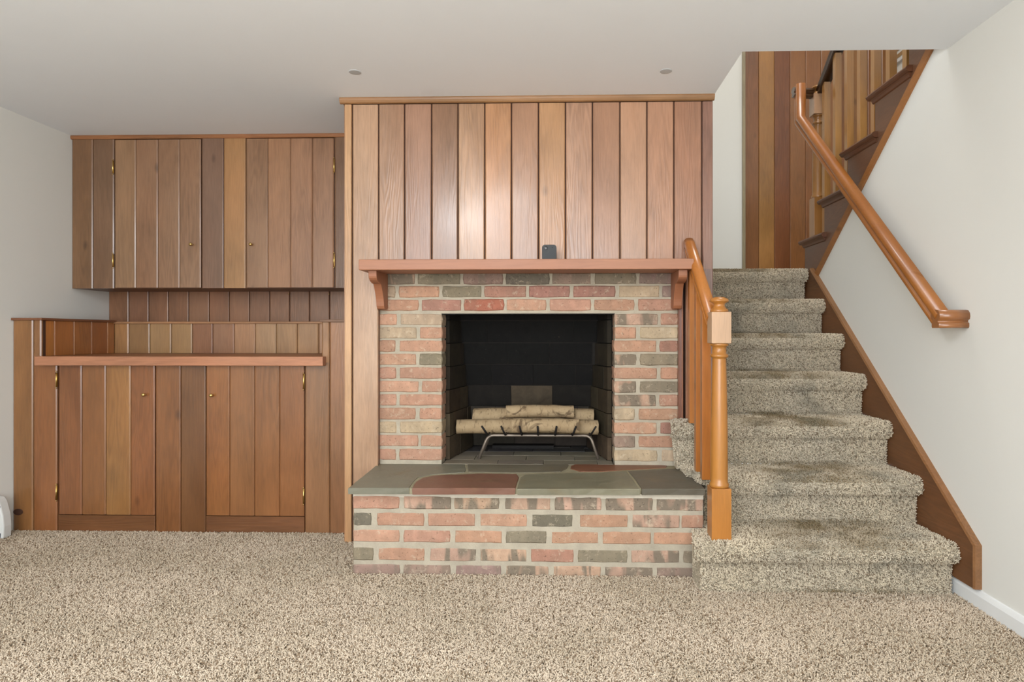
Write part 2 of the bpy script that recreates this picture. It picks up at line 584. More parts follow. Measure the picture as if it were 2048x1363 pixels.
def pile_group(name, mat, density, length, radius, seed):
    g = bpy.data.node_groups.new(name, 'GeometryNodeTree')
    g.interface.new_socket('Geometry', in_out='INPUT', socket_type='NodeSocketGeometry')
    g.interface.new_socket('Geometry', in_out='OUTPUT', socket_type='NodeSocketGeometry')
    N, L = g.nodes, g.links
    gi, go = N.new('NodeGroupInput'), N.new('NodeGroupOutput')
    dp = N.new('GeometryNodeDistributePointsOnFaces')
    dp.distribute_method = 'RANDOM'
    dp.inputs['Density'].default_value = density
    dp.inputs['Seed'].default_value = seed
    L.new(gi.outputs[0], dp.inputs['Mesh'])
    circ = N.new('GeometryNodeCurvePrimitiveCircle')
    circ.mode = 'RADIUS'
    circ.inputs['Resolution'].default_value = 4
    circ.inputs['Radius'].default_value = radius
    gti = N.new('GeometryNodeGeometryToInstance')
    l = length
    for mid, end in (((0.0, 0, l * 0.7), (l * 0.75, 0, l * 0.75)), ((0, l * 0.1, l * 0.9), (l * 0.35, l * 0.6, l * 0.95)), ((-l * 0.3, 0, l * 0.5), (l * 0.3, -l * 0.2, l * 1.0))):
        q = N.new('GeometryNodeCurveQuadraticBezier')
        q.inputs['Resolution'].default_value = 3
        q.inputs['Start'].default_value = (0, 0, 0)
        q.inputs['Middle'].default_value = mid
        q.inputs['End'].default_value = end
        cm = N.new('GeometryNodeCurveToMesh')
        cm.inputs['Fill Caps'].default_value = True
        L.new(q.outputs[0], cm.inputs['Curve'])
        L.new(circ.outputs[0], cm.inputs['Profile Curve'])
        sm = N.new('GeometryNodeSetMaterial')
        sm.inputs['Material'].default_value = mat
        L.new(cm.outputs[0], sm.inputs['Geometry'])
        L.new(sm.outputs[0], gti.inputs[0])
    rv = N.new('FunctionNodeRandomValue')
    rv.data_type = 'FLOAT_VECTOR'
    rv.inputs[0].default_value = (-0.55, -0.55, 0)
    rv.inputs[1].default_value = (0.55, 0.55, 6.283)
    er = N.new('FunctionNodeEulerToRotation')
    L.new(rv.outputs[0], er.inputs[0])
    rr = N.new('FunctionNodeRotateRotation')
    rr.rotation_space = 'LOCAL'
    L.new(dp.outputs['Rotation'], rr.inputs[0])
    L.new(er.outputs[0], rr.inputs[1])
    rs = N.new('FunctionNodeRandomValue')
    rs.data_type = 'FLOAT'
    rs.inputs[2].default_value = 0.75
    rs.inputs[3].default_value = 1.25
    rs.inputs['Seed'].default_value = 5
    ri = N.new('FunctionNodeRandomValue')
    ri.data_type = 'INT'
    ri.inputs[4].default_value = 0
    ri.inputs[5].default_value = 2
    ri.inputs['Seed'].default_value = 9
    ip = N.new('GeometryNodeInstanceOnPoints')
    ip.inputs['Pick Instance'].default_value = True
    L.new(dp.outputs['Points'], ip.inputs['Points'])
    L.new(gti.outputs[0], ip.inputs['Instance'])
    L.new(ri.outputs[2], ip.inputs['Instance Index'])
    L.new(rr.outputs[0], ip.inputs['Rotation'])
    L.new(rs.outputs[1], ip.inputs['Scale'])
    L.new(ip.outputs[0], go.inputs[0])
    return g


G_FLOOR = pile_group('floor_pile', M['pile'], 52000, 0.0095, 0.0018, 1)
G_STAIR = pile_group('stair_pile', M['stair_pile'], 56000, 0.0082, 0.0016, 2)


def pile(o, grp):
    m = o.modifiers.new('pile', 'NODES')
    m.node_group = grp
    o['kind'] = 'stuff'
    return o


mb = MB()
for x0, x1, y0, y1 in ((XL, X_CH0, 1.25, Y_LOW), (X_CH0, -0.858, 1.25, Y_PANEL), (-0.858, 0.56, 1.25, 2.655), (0.56, XR - 0.014, 1.25, 2.51)):
    mb.add([(x0, y0, -0.007), (x1, y0, -0.007), (x1, y1, -0.007), (x0, y1, -0.007)], [(0, 1, 2, 3)])
pile(mb.build('carpet_pile', M['carpet_base'], fl), G_FLOOR)

# ------------------------------------------------------------------ lower flight of carpeted stairs
RISE = 0.2


def riser_y(i):
    return 2.512 + 0.2437 * (i - 1)


st = thing('carpeted_staircase', 'straight flight of seven beige carpeted steps rising between the fireplace and the right wall', 'staircase', (1.1, 2.512, 0))


def step_profile(yr, yb, z0, z1, pr=0.044, th=0.066):
    """(y, z) outline: riser, rolled nosing, tread."""
    r = th / 2
    p = [(yr, z0), (yr, z1 - th)]
    for k in range(0, 9):
        a = -pi / 2 - k * pi / 8
        p.append((yr - pr + r + r * cos(a) * 1.0, z1 - r + r * sin(a)))
    p.append((yb, z1))
    return p


def step_mesh(mb, x0, x1, yr, yb, z0, z1, over=(0.0, 0.0)):
    p = step_profile(yr, yb, z0, z1)
    n = len(p)
    L = [(x0 - (over[0] if 2 <= i < n - 1 else 0), a, b) for i, (a, b) in enumerate(p)]
    R = [(x1 + (over[1] if 2 <= i < n - 1 else 0), a, b) for i, (a, b) in enumerate(p)]
    mb.add(L + R, [(i, n + i, n + i + 1, i + 1) for i in range(n - 1)], True)
    low = [(x0, yb, z0), (x1, yb, z0)]
    mb.add(L + [low[0]], [tuple(range(n + 1))])
    mb.add(R + [low[1]], [tuple(reversed(range(n + 1)))])


XE = XR - 0.034
for i in range(1, 8):
    yr, yb = riser_y(i), riser_y(i + 1) + 0.002
    z0, z1 = RISE * (i - 1) - (0.01 if i == 1 else 0.0), RISE * i - 0.006
    mb = MB()
    if i == 1:
        step_mesh(mb, 0.612, XE, yr, yb, z0, z1, (0, 0.008))
        step_mesh(mb, 0.556, 0.612, yr, 2.652, z0, z1, (0.030, 0))
    elif i == 2:
        step_mesh(mb, 0.628, XE, yr, yb, z0, z1, (0, 0.008))
        mb.box(0.600, 0.630, 2.72, 2.84, 0.372, z1)
        mb.box(0.580, 0.630, 2.84, 3.05, 0.372, z1)
    elif i == 3:
        step_mesh(mb, 0.752, XE, yr, yb, z0, z1, (0, 0.008))
        step_mesh(mb, 0.556, 0.752, yr, 3.052, 0.372, z1, (0.032, 0))
    elif i < 7:
        step_mesh(mb, 0.752, XE, yr, yb, z0, z1, (0, 0.008))
    else:
        step_mesh(mb, 0.752, XE, yr, riser_y(8) - 0.1, z0, z1, (0, 0.008))
    so = mb.build('step', M['stair_base'], st, fix=True)
    po = bpy.data.objects.new('carpet_pile', so.data)
    COL.objects.link(po)
    po.parent = so
    pile(po, G_STAIR)
landing = MB().box(0.752, X_FAR, riser_y(7) + 0.14, Y_FAR - 0.04, 1.25, 1.392).build('landing', M['stair_base'], st)

# skirt board up the right wall
sk = [(2.386, 0.066), (2.386, 0.225), (3.905, 1.392), (4.20, 1.392), (4.20, 1.06), (3.97, 1.06), (2.80, 0.0), (2.56, 0.0), (2.56, 0.066)]
ts = thing('stair_skirt_board', 'brown skirt board running up the right wall beside the carpeted steps', 'trim', (XR, 2.4, 0.07))
MB().prism(sk, lambda a, b, h: (h, a, b), XR - 0.022, XR).build('board', M['wood_y'], ts, tint((118, 74, 44)))
MB().sweep([(XR - 0.014, 2.384, 0.068), (XR - 0.014, 2.384, 0.226), (XR - 0.014, 3.905, 1.395)], (1, 0, 0),
           [(-0.014, -0.004), (0.014, -0.004), (0.014, 0.005), (-0.010, 0.005)], False).build('edge_bead', M['wood_y'], ts, tint((140, 94, 60)))

# ------------------------------------------------------------------ upper flight: stringer, treads
uf = thing('upper_staircase', 'dark brown open-sided upper flight with moulded tread ends turning back over the right wall', 'staircase', (XR, 4.04, 1.4))
ry = [4.04, 3.75, 3.452, 3.157, 2.857, 2.56, 2.26]
tz = [1.587, 1.783, 1.978, 2.172, 2.366, 2.56]
pts = [(4.04, 1.34)]
for k in range(6):
    pts += [(ry[k], tz[k] - 0.028), (ry[k + 1], tz[k] - 0.028)]
pts += [(2.26, zl(2.26)), (3.84, zl(3.84)), (3.9, 1.34)]
MB().prism(pts, lambda a, b, h: (h, a, b), XR - 0.004, XR + 0.03).build('stringer', M['wood_y'], uf, tint((104, 66, 44)))
MB().sweep([(XR - 0.006, 3.87, zl(3.87) + 0.0), (XR - 0.006, 2.3, zl(2.3))], (1, 0, 0),
           [(-0.010, -0.014), (0.02, -0.014), (0.02, 0.014), (-0.004, 0.014)], False).build('edge_bead', M['wood_y'], uf, tint((150, 94, 50)))
for k in range(6):
    y0, y1, z = ry[k + 1], ry[k] + 0.035, tz[k]
    m = MB()
    prof = [(XR - 0.030, z - 0.020), (XR - 0.034, z - 0.012), (XR - 0.030, z - 0.004), (XR - 0.022, z), (X_FAR - 0.02, z), (X_FAR - 0.02, z - 0.028), (XR - 0.022, z - 0.028)]
    m.prism(prof, lambda a, b, h: (a, h, b), y0 - 0.03, y1)
    m.prism([(XR - 0.004, z - 0.050), (XR - 0.010, z - 0.046), (XR - 0.014, z - 0.036), (XR - 0.020, z - 0.028), (XR, z - 0.028)],
            lambda a, b, h: (a, h, b), y0 - 0.018, y1 - 0.018)
    m.build('tread', M['wood_y'], uf, tint((96, 56, 34)))
    MB().box(XR + 0.02, X_FAR - 0.02, ry[k] - 0.018, ry[k], z - 0.20, z - 0.029).build('riser', M['wood_x'], uf, tint((128, 78, 44)))

# upper balustrade
ub = thing('upper_banister', 'varnished upper banister with a turned newel and square balusters', 'banister', (1.6, 3.97, 1.587))
XB = 1.585


def newel(root, x, y, z0, zb, zc, zt, w=0.0765, top=0.06, col=(186, 122, 62)):
    """square foot, turned shaft, square block, mushroom finial."""
    h = w / 2
    MB().box(x - h, x + h, y - h, y + h, z0, zb).build('newel_base', M['birch'], root, tint(col, 0.02), bevel=0.002)
    r = h * 0.95
    L = zc - zb
    prof = [(r * 0.98, 0.0), (r * 1.04, 0.006), (r * 1.04, 0.014), (r * 0.92, 0.022), (r * 0.93, 0.04), (r * 0.90, L * 0.4), (r * 0.80, L * 0.75),
            (r * 0.74, L - 0.062), (r * 0.74, L - 0.058), (r * 0.95, L - 0.054), (r * 0.98, L - 0.049), (r * 0.95, L - 0.044), (r * 0.76, L - 0.040),
            (r * 0.74, L - 0.018), (r * 0.80, L - 0.012), (r * 1.0, L - 0.008), (r * 1.0, L - 0.002), (r * 0.9, L)]
    MB().lathe(prof, (x, y, zb), 28).build('newel_shaft', M['birch'], root, tint(col, 0.02))
    MB().box(x - h, x + h, y - h, y + h, zc, zt).build('newel_block', M['birch'], root, tint((206, 158, 120), 0.02), bevel=0.0025)
    k = top / 0.06
    MB().lathe([(r * 0.95, 0), (r * 1.0, 0.004 * k), (r * 0.92, 0.010 * k), (r * 0.68, 0.018 * k), (r * 0.58, 0.027 * k), (r * 0.66, 0.035 * k),
                (r * 0.98, 0.040 * k), (r * 1.03, 0.045 * k), (r * 0.9, 0.052 * k), (r * 0.5, 0.059 * k), (0.001, 0.061 * k)],
               (x, y, zt), 28).build('newel_finial', M['birch'], root, tint(col, 0.02))


newel(ub, 1.593, 3.955, 1.587, 1.83, 2.335, 2.46, 0.078, col=(170, 112, 54))
uy = [(3.86 - 0.1487 * k) for k in range(11)]
for y in uy:
    k = next(j for j in range(6) if y > ry[j + 1] - 0.001) if y > ry[6] else None
    if k is None:
        continue
    zr = 2.60 + 0.72 * (3.76 - y) - 0.03
    MB().box(XB, XB + 0.036, y - 0.018, y + 0.018, tz[k], zr).build('baluster', M['birch'], ub, tint((186, 128, 66), 0.06), bevel=0.001)
rp = [(-0.028, -0.026), (0.028, -0.026), (0.028, -0.012), (0.022, -0.004), (0.030, 0.010), (0.026, 0.024), (0.012, 0.030), (-0.012, 0.030), (-0.026, 0.024), (-0.030, 0.010), (-0.022, -0.004), (-0.028, -0.012)]
ruy = lambda y: 2.60 + 0.72 * (3.76 - y)
MB().sweep([(XB + 0.018, 3.94, ruy(3.94)), (XB + 0.018, 2.3, ruy(2.3))], (-1, 0, 0), rp).build('handrail', M['birch_y'], ub, tint((96, 66, 46)))

# wall handrail over the lower flight
wh = thing('wall_handrail', 'long varnished wooden handrail sloping up the right wall', 'handrail', (1.46, 2.475, 1.06))
hrp = [(-0.020, -0.034), (0.020, -0.034), (0.023, -0.029), (0.023, -0.016), (0.016, -0.012), (0.016, -0.006), (0.026, -0.001), (0.029, 0.010), (0.027, 0.022), (0.018, 0.032), (0.006, 0.035),
       (-0.006, 0.035), (-0.018, 0.032), (-0.027, 0.022), (-0.029, 0.010), (-0.026, -0.001), (-0.016, -0.006), (-0.016, -0.012), (-0.023, -0.016), (-0.023, -0.029)]
XH = 1.462
MB().sweep([(XH, 2.474, 1.058), (XH, 3.895, 2.288), (XH, 3.895, 2.50)], (1, 0, 0), hrp).build('rail', M['birch_y'], wh, tint((176, 104, 44)))
MB().sweep([(XH - 0.025, 2.474, 1.058), (XR, 2.474, 1.058)], (0, -1, 0), [(-a, b) for a, b in hrp]).build('end_return', M['birch_x'], wh, tint((170, 104, 56)))
MB().sweep([(XH - 0.03, 3.93, 2.47), (1.56, 3.955, 2.47)], (0, -1, 0), [(-a, b * 0.8) for a, b in hrp]).build('top_return', M['birch_x'], wh, tint((100, 66, 42)))

# ------------------------------------------------------------------ left banister of the lower flight
lb = thing('stair_banister', 'varnished birch banister with turned newel post beside the hearth', 'banister', (0.64, 2.55, 0.2))
newel(lb, 0.640, 2.549, 0.196, 0.397, 0.964, 1.0875, 0.0765, col=(200, 126, 52))
for y, z in ((2.70, 0.394), (2.82, 0.394), (2.955, 0.594)):
    MB().box(0.603, 0.640, y - 0.018, y + 0.018, z, 1.053 + 0.81 * (y - 2.59)).build('baluster', M['birch'], lb, tint((192, 112, 42), 0.04), bevel=0.001)
RX = 0.622
path = [(RX, 2.585, 1.052), (RX, 3.020, 1.404), (RX, 3.052, 1.425)]
MB().sweep(path, (1, 0, 0), [(a * 0.85, b) for a, b in hrp]).build('handrail', M['birch_y'], lb, tint((196, 116, 48)))

# ------------------------------------------------------------------ chimney breast panelling
cp = thing('chimney_panelling', 'redwood vertical board panelling covering the chimney breast around the brick fireplace', 'panelling', (-0.15, Y_PANEL, 0))
bk = MB()
bk.box(X_CH0 + 0.004, X_CH1 - 0.004, Y_PANEL + 0.010, Y_PANEL + 0.03, 1.30, H - 0.001)
bk.box(X_CH0 + 0.004, -0.885, Y_PANEL + 0.010, Y_PANEL + 0.03, 0.0, 1.30)
bk.box(0.60, X_CH1 - 0.004, Y_PANEL + 0.010, Y_PANEL + 0.03, 0.0, 1.30)
bk.box(X_CH0 + 0.004, X_CH0 + 0.03, Y_PANEL + 0.03, 3.9, 0.0, H - 0.001)
bk.build('backing_board', M['backing'], cp)
us = [704.5, 757, 809, 863, 916, 969.5, 1023, 1077, 1131, 1185, 1240, 1294, 1348, 1404, 1427]
cc = [(176, 134, 106), (158, 116, 90), (152, 108, 84), (140, 98, 72), (170, 126, 96), (176, 122, 84), (164, 118, 90), (172, 122, 84),
      (170, 124, 98), (160, 114, 88), (176, 130, 102), (172, 124, 98), (156, 108, 84), (140, 98, 82)]
zm = 1.31
for i in range(14):
    a, b = PY(us[i], 300, Y_PANEL).x, PY(us[i + 1], 300, Y_PANEL).x
    z0 = zm
    if i == 0:
        z0 = 0.0
    MB().board(a + 0.0032, b - 0.0032, z0, H - 0.03, Y_PANEL, 0.012, 0.004).build('plank', M['wood_gloss'], cp, tint(cc[i], 0.02))
a, b, c = PY(690, 300, Y_PANEL).x, PY(704.5, 300, Y_PANEL).x, 0
MB().board(a, b - 0.003, 0.0, H - 0.03, Y_PANEL - 0.006, 0.02, 0.003).build('corner_strip', M['wood'], cp, tint((190, 140, 100), 0.02))
# boards to the right of the brickwork, under the mantel
for a, b, col in ((1371, 1404, (150, 96, 66)), (1404, 1427, (138, 98, 84))):
    MB().board(PY(a, 300, Y_PANEL).x + 0.002, PY(b, 300, Y_PANEL).x - 0.002, 0.38, zm, Y_PANEL, 0.012, 0.004).build('plank', M['wood'], cp, tint(col, 0.02))
# reveal strips either side of the brickwork
for a, b, y, col in ((748.5, 754, Y_PANEL + 0.010, (140, 90, 58)), (754, 757.5, Y_PANEL + 0.024, (120, 72, 44)), (1357, 1363, Y_PANEL + 0.024, (120, 70, 48)), (1363, 1370, Y_PANEL + 0.010, (140, 86, 62))):
    MB().board(PY(a, 300, y).x, PY(b, 300, y).x, 0.37, 1.29, y, 0.03, 0.002).build('reveal_strip', M['wood'], cp, tint(col, 0.02))
# crown strip, with a return at the left corner
crp = [(0, -0.027), (-0.008, -0.027), (-0.014, -0.023), (-0.019, -0.014), (-0.020, -0.006), (-0.018, 0), (0, 0)]
MB().prism(crp, lambda a, b, h: (h, Y_PANEL + a, H + b), X_CH0 - 0.022, X_CH1).build('crown_strip', M['wood_x'], cp, tint((150, 106, 70)))
MB().prism(crp, lambda a, b, h: (X_CH0 + a, h, H + b), Y_PANEL, Y_UP - 0.03).build('crown_strip', M['wood_y'], cp, tint((140, 94, 62)))
# left side boards of the breast
for k in range(5):
    y0 = Y_PANEL + 0.012 + k * 0.13
    if y0 < 3.75:
        MB().box(X_CH0 - 0.008, X_CH0 + 0.004, y0, min(y0 + 0.127, 3.87), 0, H - 0.03).build('plank', M['wood'], cp, tint((150, 104, 76), 0.05))

# ------------------------------------------------------------------ brick helpers
BC = {'o': (176, 136, 112), 'r': (160, 118, 102), 'g': (134, 122, 103), 'y': (182, 160, 132), 'p': (144, 120, 108), 'm': (178, 146, 124), 'd': (110, 102, 88)}
BA = {'o': 0.12, 'r': 0.2, 'g': 0.35, 'y': 0.2, 'p': 0.5, 'm': 1.0, 'd': 0.3}


def brick(root, x0, x1, z0, z1, y, kind, depth=0.03, cut_l=False, cut_r=False):
    """worn brick face looking towards -Y, ragged outline and rounded arris."""
    nx = 4
    per = []
    jit = 0.0016
    for i in range(nx + 1):
        per.append([x0 + (x1 - x0) * i / nx, z0, 0, -1])
    per.append([x1, (z0 + z1) / 2, 1, 0])
    for i in range(nx, -1, -1):
        per.append([x0 + (x1 - x0) * i / nx, z1, 0, 1])
    per.append([x0, (z0 + z1) / 2, -1, 0])
    n = len(per)
    cx, cz = (x0 + x1) / 2, (z0 + z1) / 2
    o, mid, inn = [], [], []
    yy = y + random.uniform(-0.0015, 0.0015)
    for k, (px, pz, ax, az) in enumerate(per):
        px += random.uniform(-jit, jit)
        pz += random.uniform(-jit, jit)
        corner = k in (0, nx, nx + 2, 2 * nx + 2)
        e = 0.006 if corner else 0.0
        sx, sz = (1 if px < cx else -1), (1 if pz < cz else -1)
        o.append((px, yy + depth, pz))
        mid.append((px + sx * e * 0.5, yy + 0.006, pz + sz * e * 0.3))
        fx = 0.006 if (corner or ax) else 0.0
        fz = 0.005 if (az or corner) else 0.0
        inn.append((px + sx * fx, yy + random.uniform(0, 0.001), pz + sz * fz))
    vs = o + mid + inn + [(cx, yy - 0.0005, cz)]
    fs = []
    for k in range(n):
        j = (k + 1) % n
        fs += [(k, j, n + j, n + k), (n + k, n + j, 2 * n + j, 2 * n + k), (2 * n + k, 2 * n + j, 3 * n)]
    kk = kind if kind in BC else 'o'
    return MB().add(vs, fs, False).build('brick', M['brick'], root, tint(BC[kk], 0.09, BA[kk]))


# ------------------------------------------------------------------ fireplace surround
fp = thing('brick_fireplace', 'brick fireplace surround with a sooty open firebox', 'fireplace', (-0.15, Y_BRICK, 0.369))
FX0, FX1, FZ1 = -0.560, 0.274, 1.099
ZH = 0.369
mo = MB()
ym = Y_BRICK + 0.005
mo.box(-0.885, FX0 - 0.004, ym, ym + 0.10, 0.33, 1.34)
mo.box(FX1 + 0.004, 0.60, ym, ym + 0.10, 0.33, 1.34)
mo.box(FX0 - 0.004, FX1 + 0.004, ym, ym + 0.10, FZ1 + 0.002, 1.34)
mo.build('mortar', M['mortar'], fp)


def zx(px, scale=2.695, off=680):
    return px / scale + off


rows = [
    (207, [(205, 405, 'm'), (415, 650, 'g'), (662, 880, 'p'), (893, 1130, 'd'), (1140, 1355, 'p'), (1370, 1600, 'g'), (1610, 1830, 'p')]),
    (277, [(205, 300, 'y'), (315, 535, 'o'), (548, 765, 'g'), (775, 1005, 'r'), (1017, 1240, 'r'), (1257, 1487, 'r'), (1502, 1725, 'y'), (1735, 1830, 'p')]),
    (349, [(205, 425, 'o'), (437, 655, 'r'), (667, 885, 'R'), (895, 1115, 'o'), (1128, 1355, 'o'), (1368, 1590, 'o'), (1605, 1830, 'o')]),
    (426, [(205, 308, 'o'), (322, 545, 'y'), (1480, 1715, 'm'), (1727, 1830, 'o')]),
    (499, [(205, 415, 'y'), (427, 545, 'o'), (1475, 1598, 'o'), (1615, 1830, 'y')]),
    (571, [(205, 300, 'o'), (318, 545, 'o'), (1480, 1708, 'o'), (1720, 1830, 'r')]),
    (643, [(205, 413, 'o'), (425, 545, 'g'), (1475, 1600, 'm'), (1615, 1830, 'g')]),
    (716, [(205, 303, 'o'), (318, 545, 'o'), (1480, 1713, 'o'), (1727, 1830, 'o')]),
    (789, [(205, 425, 'o'), (438, 545, 'o'), (1475, 1598, 'm'), (1613, 1830, 'g')]),
    (862, [(205, 305, 'o'), (318, 545, 'o'), (1480, 1705, 'm'), (1720, 1830, 'o')]),
    (936, [(205, 408, 'o'), (425, 545, 'o'), (1478, 1590, 'y'), (1610, 1830, 'o')]),
    (1010, [(205, 305, 'y'), (320, 545, 'y'), (1480, 1710, 'o'), (1725, 1830, 'r')]),
    (1083, [(205, 423, 'o'), (433, 545, 'o'), (1480, 1592, 'p'), (1607, 1830, 'o')]),
    (1157, [(205, 303, 'o'), (315, 540, 'o'), (1485, 1713, 'y'), (1733, 1830, 'y')]),
]
BC['R'] = (166, 104, 86)
BA['R'] = 0.3
for c, bs in rows:
    zc_ = PY(1000, c / 2.695 + 480, Y_BRICK).z
    z0, z1 = zc_ - 0.0287, zc_ + 0.0287
    if c == 426:
        z1 -= 0.001
    for a, b, k in bs:
        x0, x1 = PY(zx(a), 700, Y_BRICK).x, PY(zx(b), 700, Y_BRICK).x
        if a in (1475, 1478, 1480, 1485):
            x0 = FX1 + random.uniform(-0.002, 0.002)
        if b in (545, 540):
            x1 = FX0 + random.uniform(-0.002, 0.002)
        brick(fp, max(x0, -0.872), min(x1, 0.584), z0, z1, Y_BRICK, k, 0.10 if (b in (545, 540) or a in (1475, 1478, 1480, 1485)) else 0.03)
# steel lintel
MB().box(FX0 - 0.02, FX1 + 0.02, Y_BRICK + 0.006, Y_BRICK + 0.10, FZ1 - 0.002, FZ1 + 0.004).build('lintel', M['iron_dark'], fp)

# firebox
FB = 3.62


def back_y(z):
    return 3.62 - max(0.0, (z - ZH)) * 0.34


def sideL(y):
    return FX0 + (y - Y_BRICK) * 0.175


def sideR(y):
    return FX1 - (y - Y_BRICK) * 0.225


shell = MB()
e = 0.008
zt = 1.42
yt = back_y(zt)
yb0 = Y_BRICK + 0.085
shell.add([(FX0 - e, yb0, ZH), (sideL(FB) - e, FB + e, ZH), (sideL(yt) - e, yt + e, zt), (FX0 - e, yb0, zt)], [(0, 1, 2, 3)])
shell.add([(FX1 + e, yb0, ZH), (sideR(FB) + e, FB + e, ZH), (sideR(yt) + e, yt + e, zt), (FX1 + e, yb0, zt)], [(3, 2, 1, 0)])
shell.add([(sideL(FB) - e, FB + e, ZH), (sideR(FB) + e, FB + e, ZH), (sideR(yt) + e, yt + e, zt), (sideL(yt) - e, yt + e, zt)], [(0, 1, 2, 3)])
shell.add([(FX0 - e, yb0, zt), (FX1 + e, yb0, zt), (sideR(yt) + e, yt + e, zt), (sideL(yt) - e, yt + e, zt)], [(0, 1, 2, 3)])
shell.box(-0.70, 0.42, Y_BRICK + 0.11, 3.72, ZH - 0.10, ZH - 0.031)
shell.box(-0.70, FX0 - 0.02, Y_BRICK + 0.105, 3.75, ZH - 0.1, 1.45)
shell.box(FX1 + 0.02, 0.42, Y_BRICK + 0.105, 3.75, ZH - 0.1, 1.45)
shell.box(-0.70, 0.42, 3.67, 3.75, ZH - 0.1, 1.45)
shell.box(-0.70, 0.42, Y_BRICK + 0.105, 3.75, 1.44, 1.46)
shell.build('soot_lining', M['sootback'], fp, fix=False)


def hexa(name, root, c8, mat, col, g=0.0):
    """box from eight corners: bottom 4 then top 4."""
    return MB().add(c8, [(0, 3, 2, 1), (4, 5, 6, 7), (0, 1, 5, 4), (1, 2, 6, 5), (2, 3, 7, 6), (3, 0, 4, 7)]).build(name, mat, root, col)


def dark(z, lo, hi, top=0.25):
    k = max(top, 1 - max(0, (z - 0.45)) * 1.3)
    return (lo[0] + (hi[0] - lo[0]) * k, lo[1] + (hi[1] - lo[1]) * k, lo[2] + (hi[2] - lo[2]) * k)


ch = 0.117
for r in range(9):
    z0, z1 = ZH + r * ch + 0.003, ZH + (r + 1) * ch - 0.002
    yback = back_y(z1)
    ys = [Y_BRICK + 0.10]
    st0 = 0.16 if r % 2 else 0.27
    ys += [Y_BRICK + 0.10 + st0 - 0.10]
    while ys[-1] < yback - 0.02:
        ys.append(min(ys[-1] + 0.228, yback))
    for i in range(len(ys) - 1):
        a, b = ys[i] + 0.002, ys[i + 1] - 0.002
        if b - a < 0.015:
            continue
        for f, sg in ((sideL, 1), (sideR, -1)):
            p = random.uniform(0, 0.003) * sg
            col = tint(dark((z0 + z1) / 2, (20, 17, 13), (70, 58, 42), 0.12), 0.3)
            q = [(f(a) + p, a, z0), (f(b) + p, b, z0), (f(b) - 0.02 * sg, b, z0), (f(a) - 0.02 * sg, a, z0)]
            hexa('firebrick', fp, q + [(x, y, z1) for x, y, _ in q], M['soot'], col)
    # back wall
    xs = [sideL(yback)]
    w = 0.14 if r % 2 else 0.235
    xs.append(xs[0] + w)
    while xs[-1] < sideR(yback) - 0.02:
        xs.append(min(xs[-1] + 0.228, sideR(yback)))
    for i in range(len(xs) - 1):
        a, b = xs[i] + 0.0015, xs[i + 1] - 0.0015
        if b - a < 0.015:
            continue
        y0_, y1_ = back_y(z0), back_y(z1)
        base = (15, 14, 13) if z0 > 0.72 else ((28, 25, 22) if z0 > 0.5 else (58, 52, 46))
        if r == 2 and a < -0.2 < b:
            base = (72, 61, 50)
        q = [(a, y0_, z0), (b, y0_, z0), (b, y0_ + 0.02, z0), (a, y0_ + 0.02, z0)]
        t = [(a, y1_, z1), (b, y1_, z1), (b, y1_ + 0.02, z1), (a, y1_ + 0.02, z1)]
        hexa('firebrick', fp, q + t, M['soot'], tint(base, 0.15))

# firebox floor pieces
fy = [Y_BRICK + 0.006, 3.215, 3.33, 3.445, 3.56, 3.62]
for r in range(5):
    y0, y1 = fy[r] + 0.002, fy[r + 1] - 0.002
    x = sideL(y0) - 0.0
    n = 0
    while x < sideR(y0) - 0.01:
        w = (0.12 if (r % 2 and n == 0) else random.uniform(0.22, 0.3))
        x2 = min(x + w, sideR(y0))
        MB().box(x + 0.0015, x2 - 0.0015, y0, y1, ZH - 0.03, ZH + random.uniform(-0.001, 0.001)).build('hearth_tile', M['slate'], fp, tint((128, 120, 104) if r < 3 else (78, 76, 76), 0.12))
        x = x2
        n += 1
MB().box(-0.36, -0.02, 3.535, 3.60, ZH - 0.005, ZH + 0.016).build('ash_door', M['iron_dark'], fp)

# ------------------------------------------------------------------ raised hearth
he = thing('raised_hearth', 'raised brick hearth topped with grey-green and rust flagstones', 'hearth', (-0.13, 2.66, 0))
YB = 2.66
BX0, BX1 = -0.858, 0.606
hm = MB()
hm.box(BX0 + 0.004, BX1 - 0.003, YB + 0.004, Y_BRICK, -0.01, 0.343)
hm.build('mortar', M['mortar'], he)
off4 = lambda p: p / 2.56 + 660
hrows = [
    ((286, 357), [(112, 358, 'o'), (374, 622, 'm'), (632, 870, 'm'), (892, 1132, 'm'), (1148, 1392, 'm'), (1408, 1655, 'm'), (1668, 1915, 'm')]),
    ((375, 444), [(112, 215, 'd'), (238, 484, 'o'), (498, 745, 'o'), (765, 1012, 'o'), (1032, 1245, 'd'), (1275, 1528, 'o'), (1546, 1793, 'm'), (1798, 1915, 'o')]),
    ((463, 528), [(112, 358, 'o'), (374, 617, 'o'), (636, 883, 'o'), (897, 1112, 'g'), (1132, 1378, 'o'), (1394, 1645, 'o'), (1655, 1870, 'o')]),
    ((555, 623), [(112, 225, 'g'), (243, 487, 'o'), (508, 750, 'm'), (766, 1008, 'm'), (1025, 1252, 'r'), (1266, 1527, 'g'), (1538, 1792, 'm'), (1806, 1900, 'g')]),
    ((640, 706), [(112, 358, 'p'), (372, 620, 'p'), (640, 880, 'p'), (897, 1124, 'm'), (1142, 1390, 'm'), (1404, 1656, 'm'), (1670, 1900, 'p')]),
]
BC['O'] = (186, 134, 108)
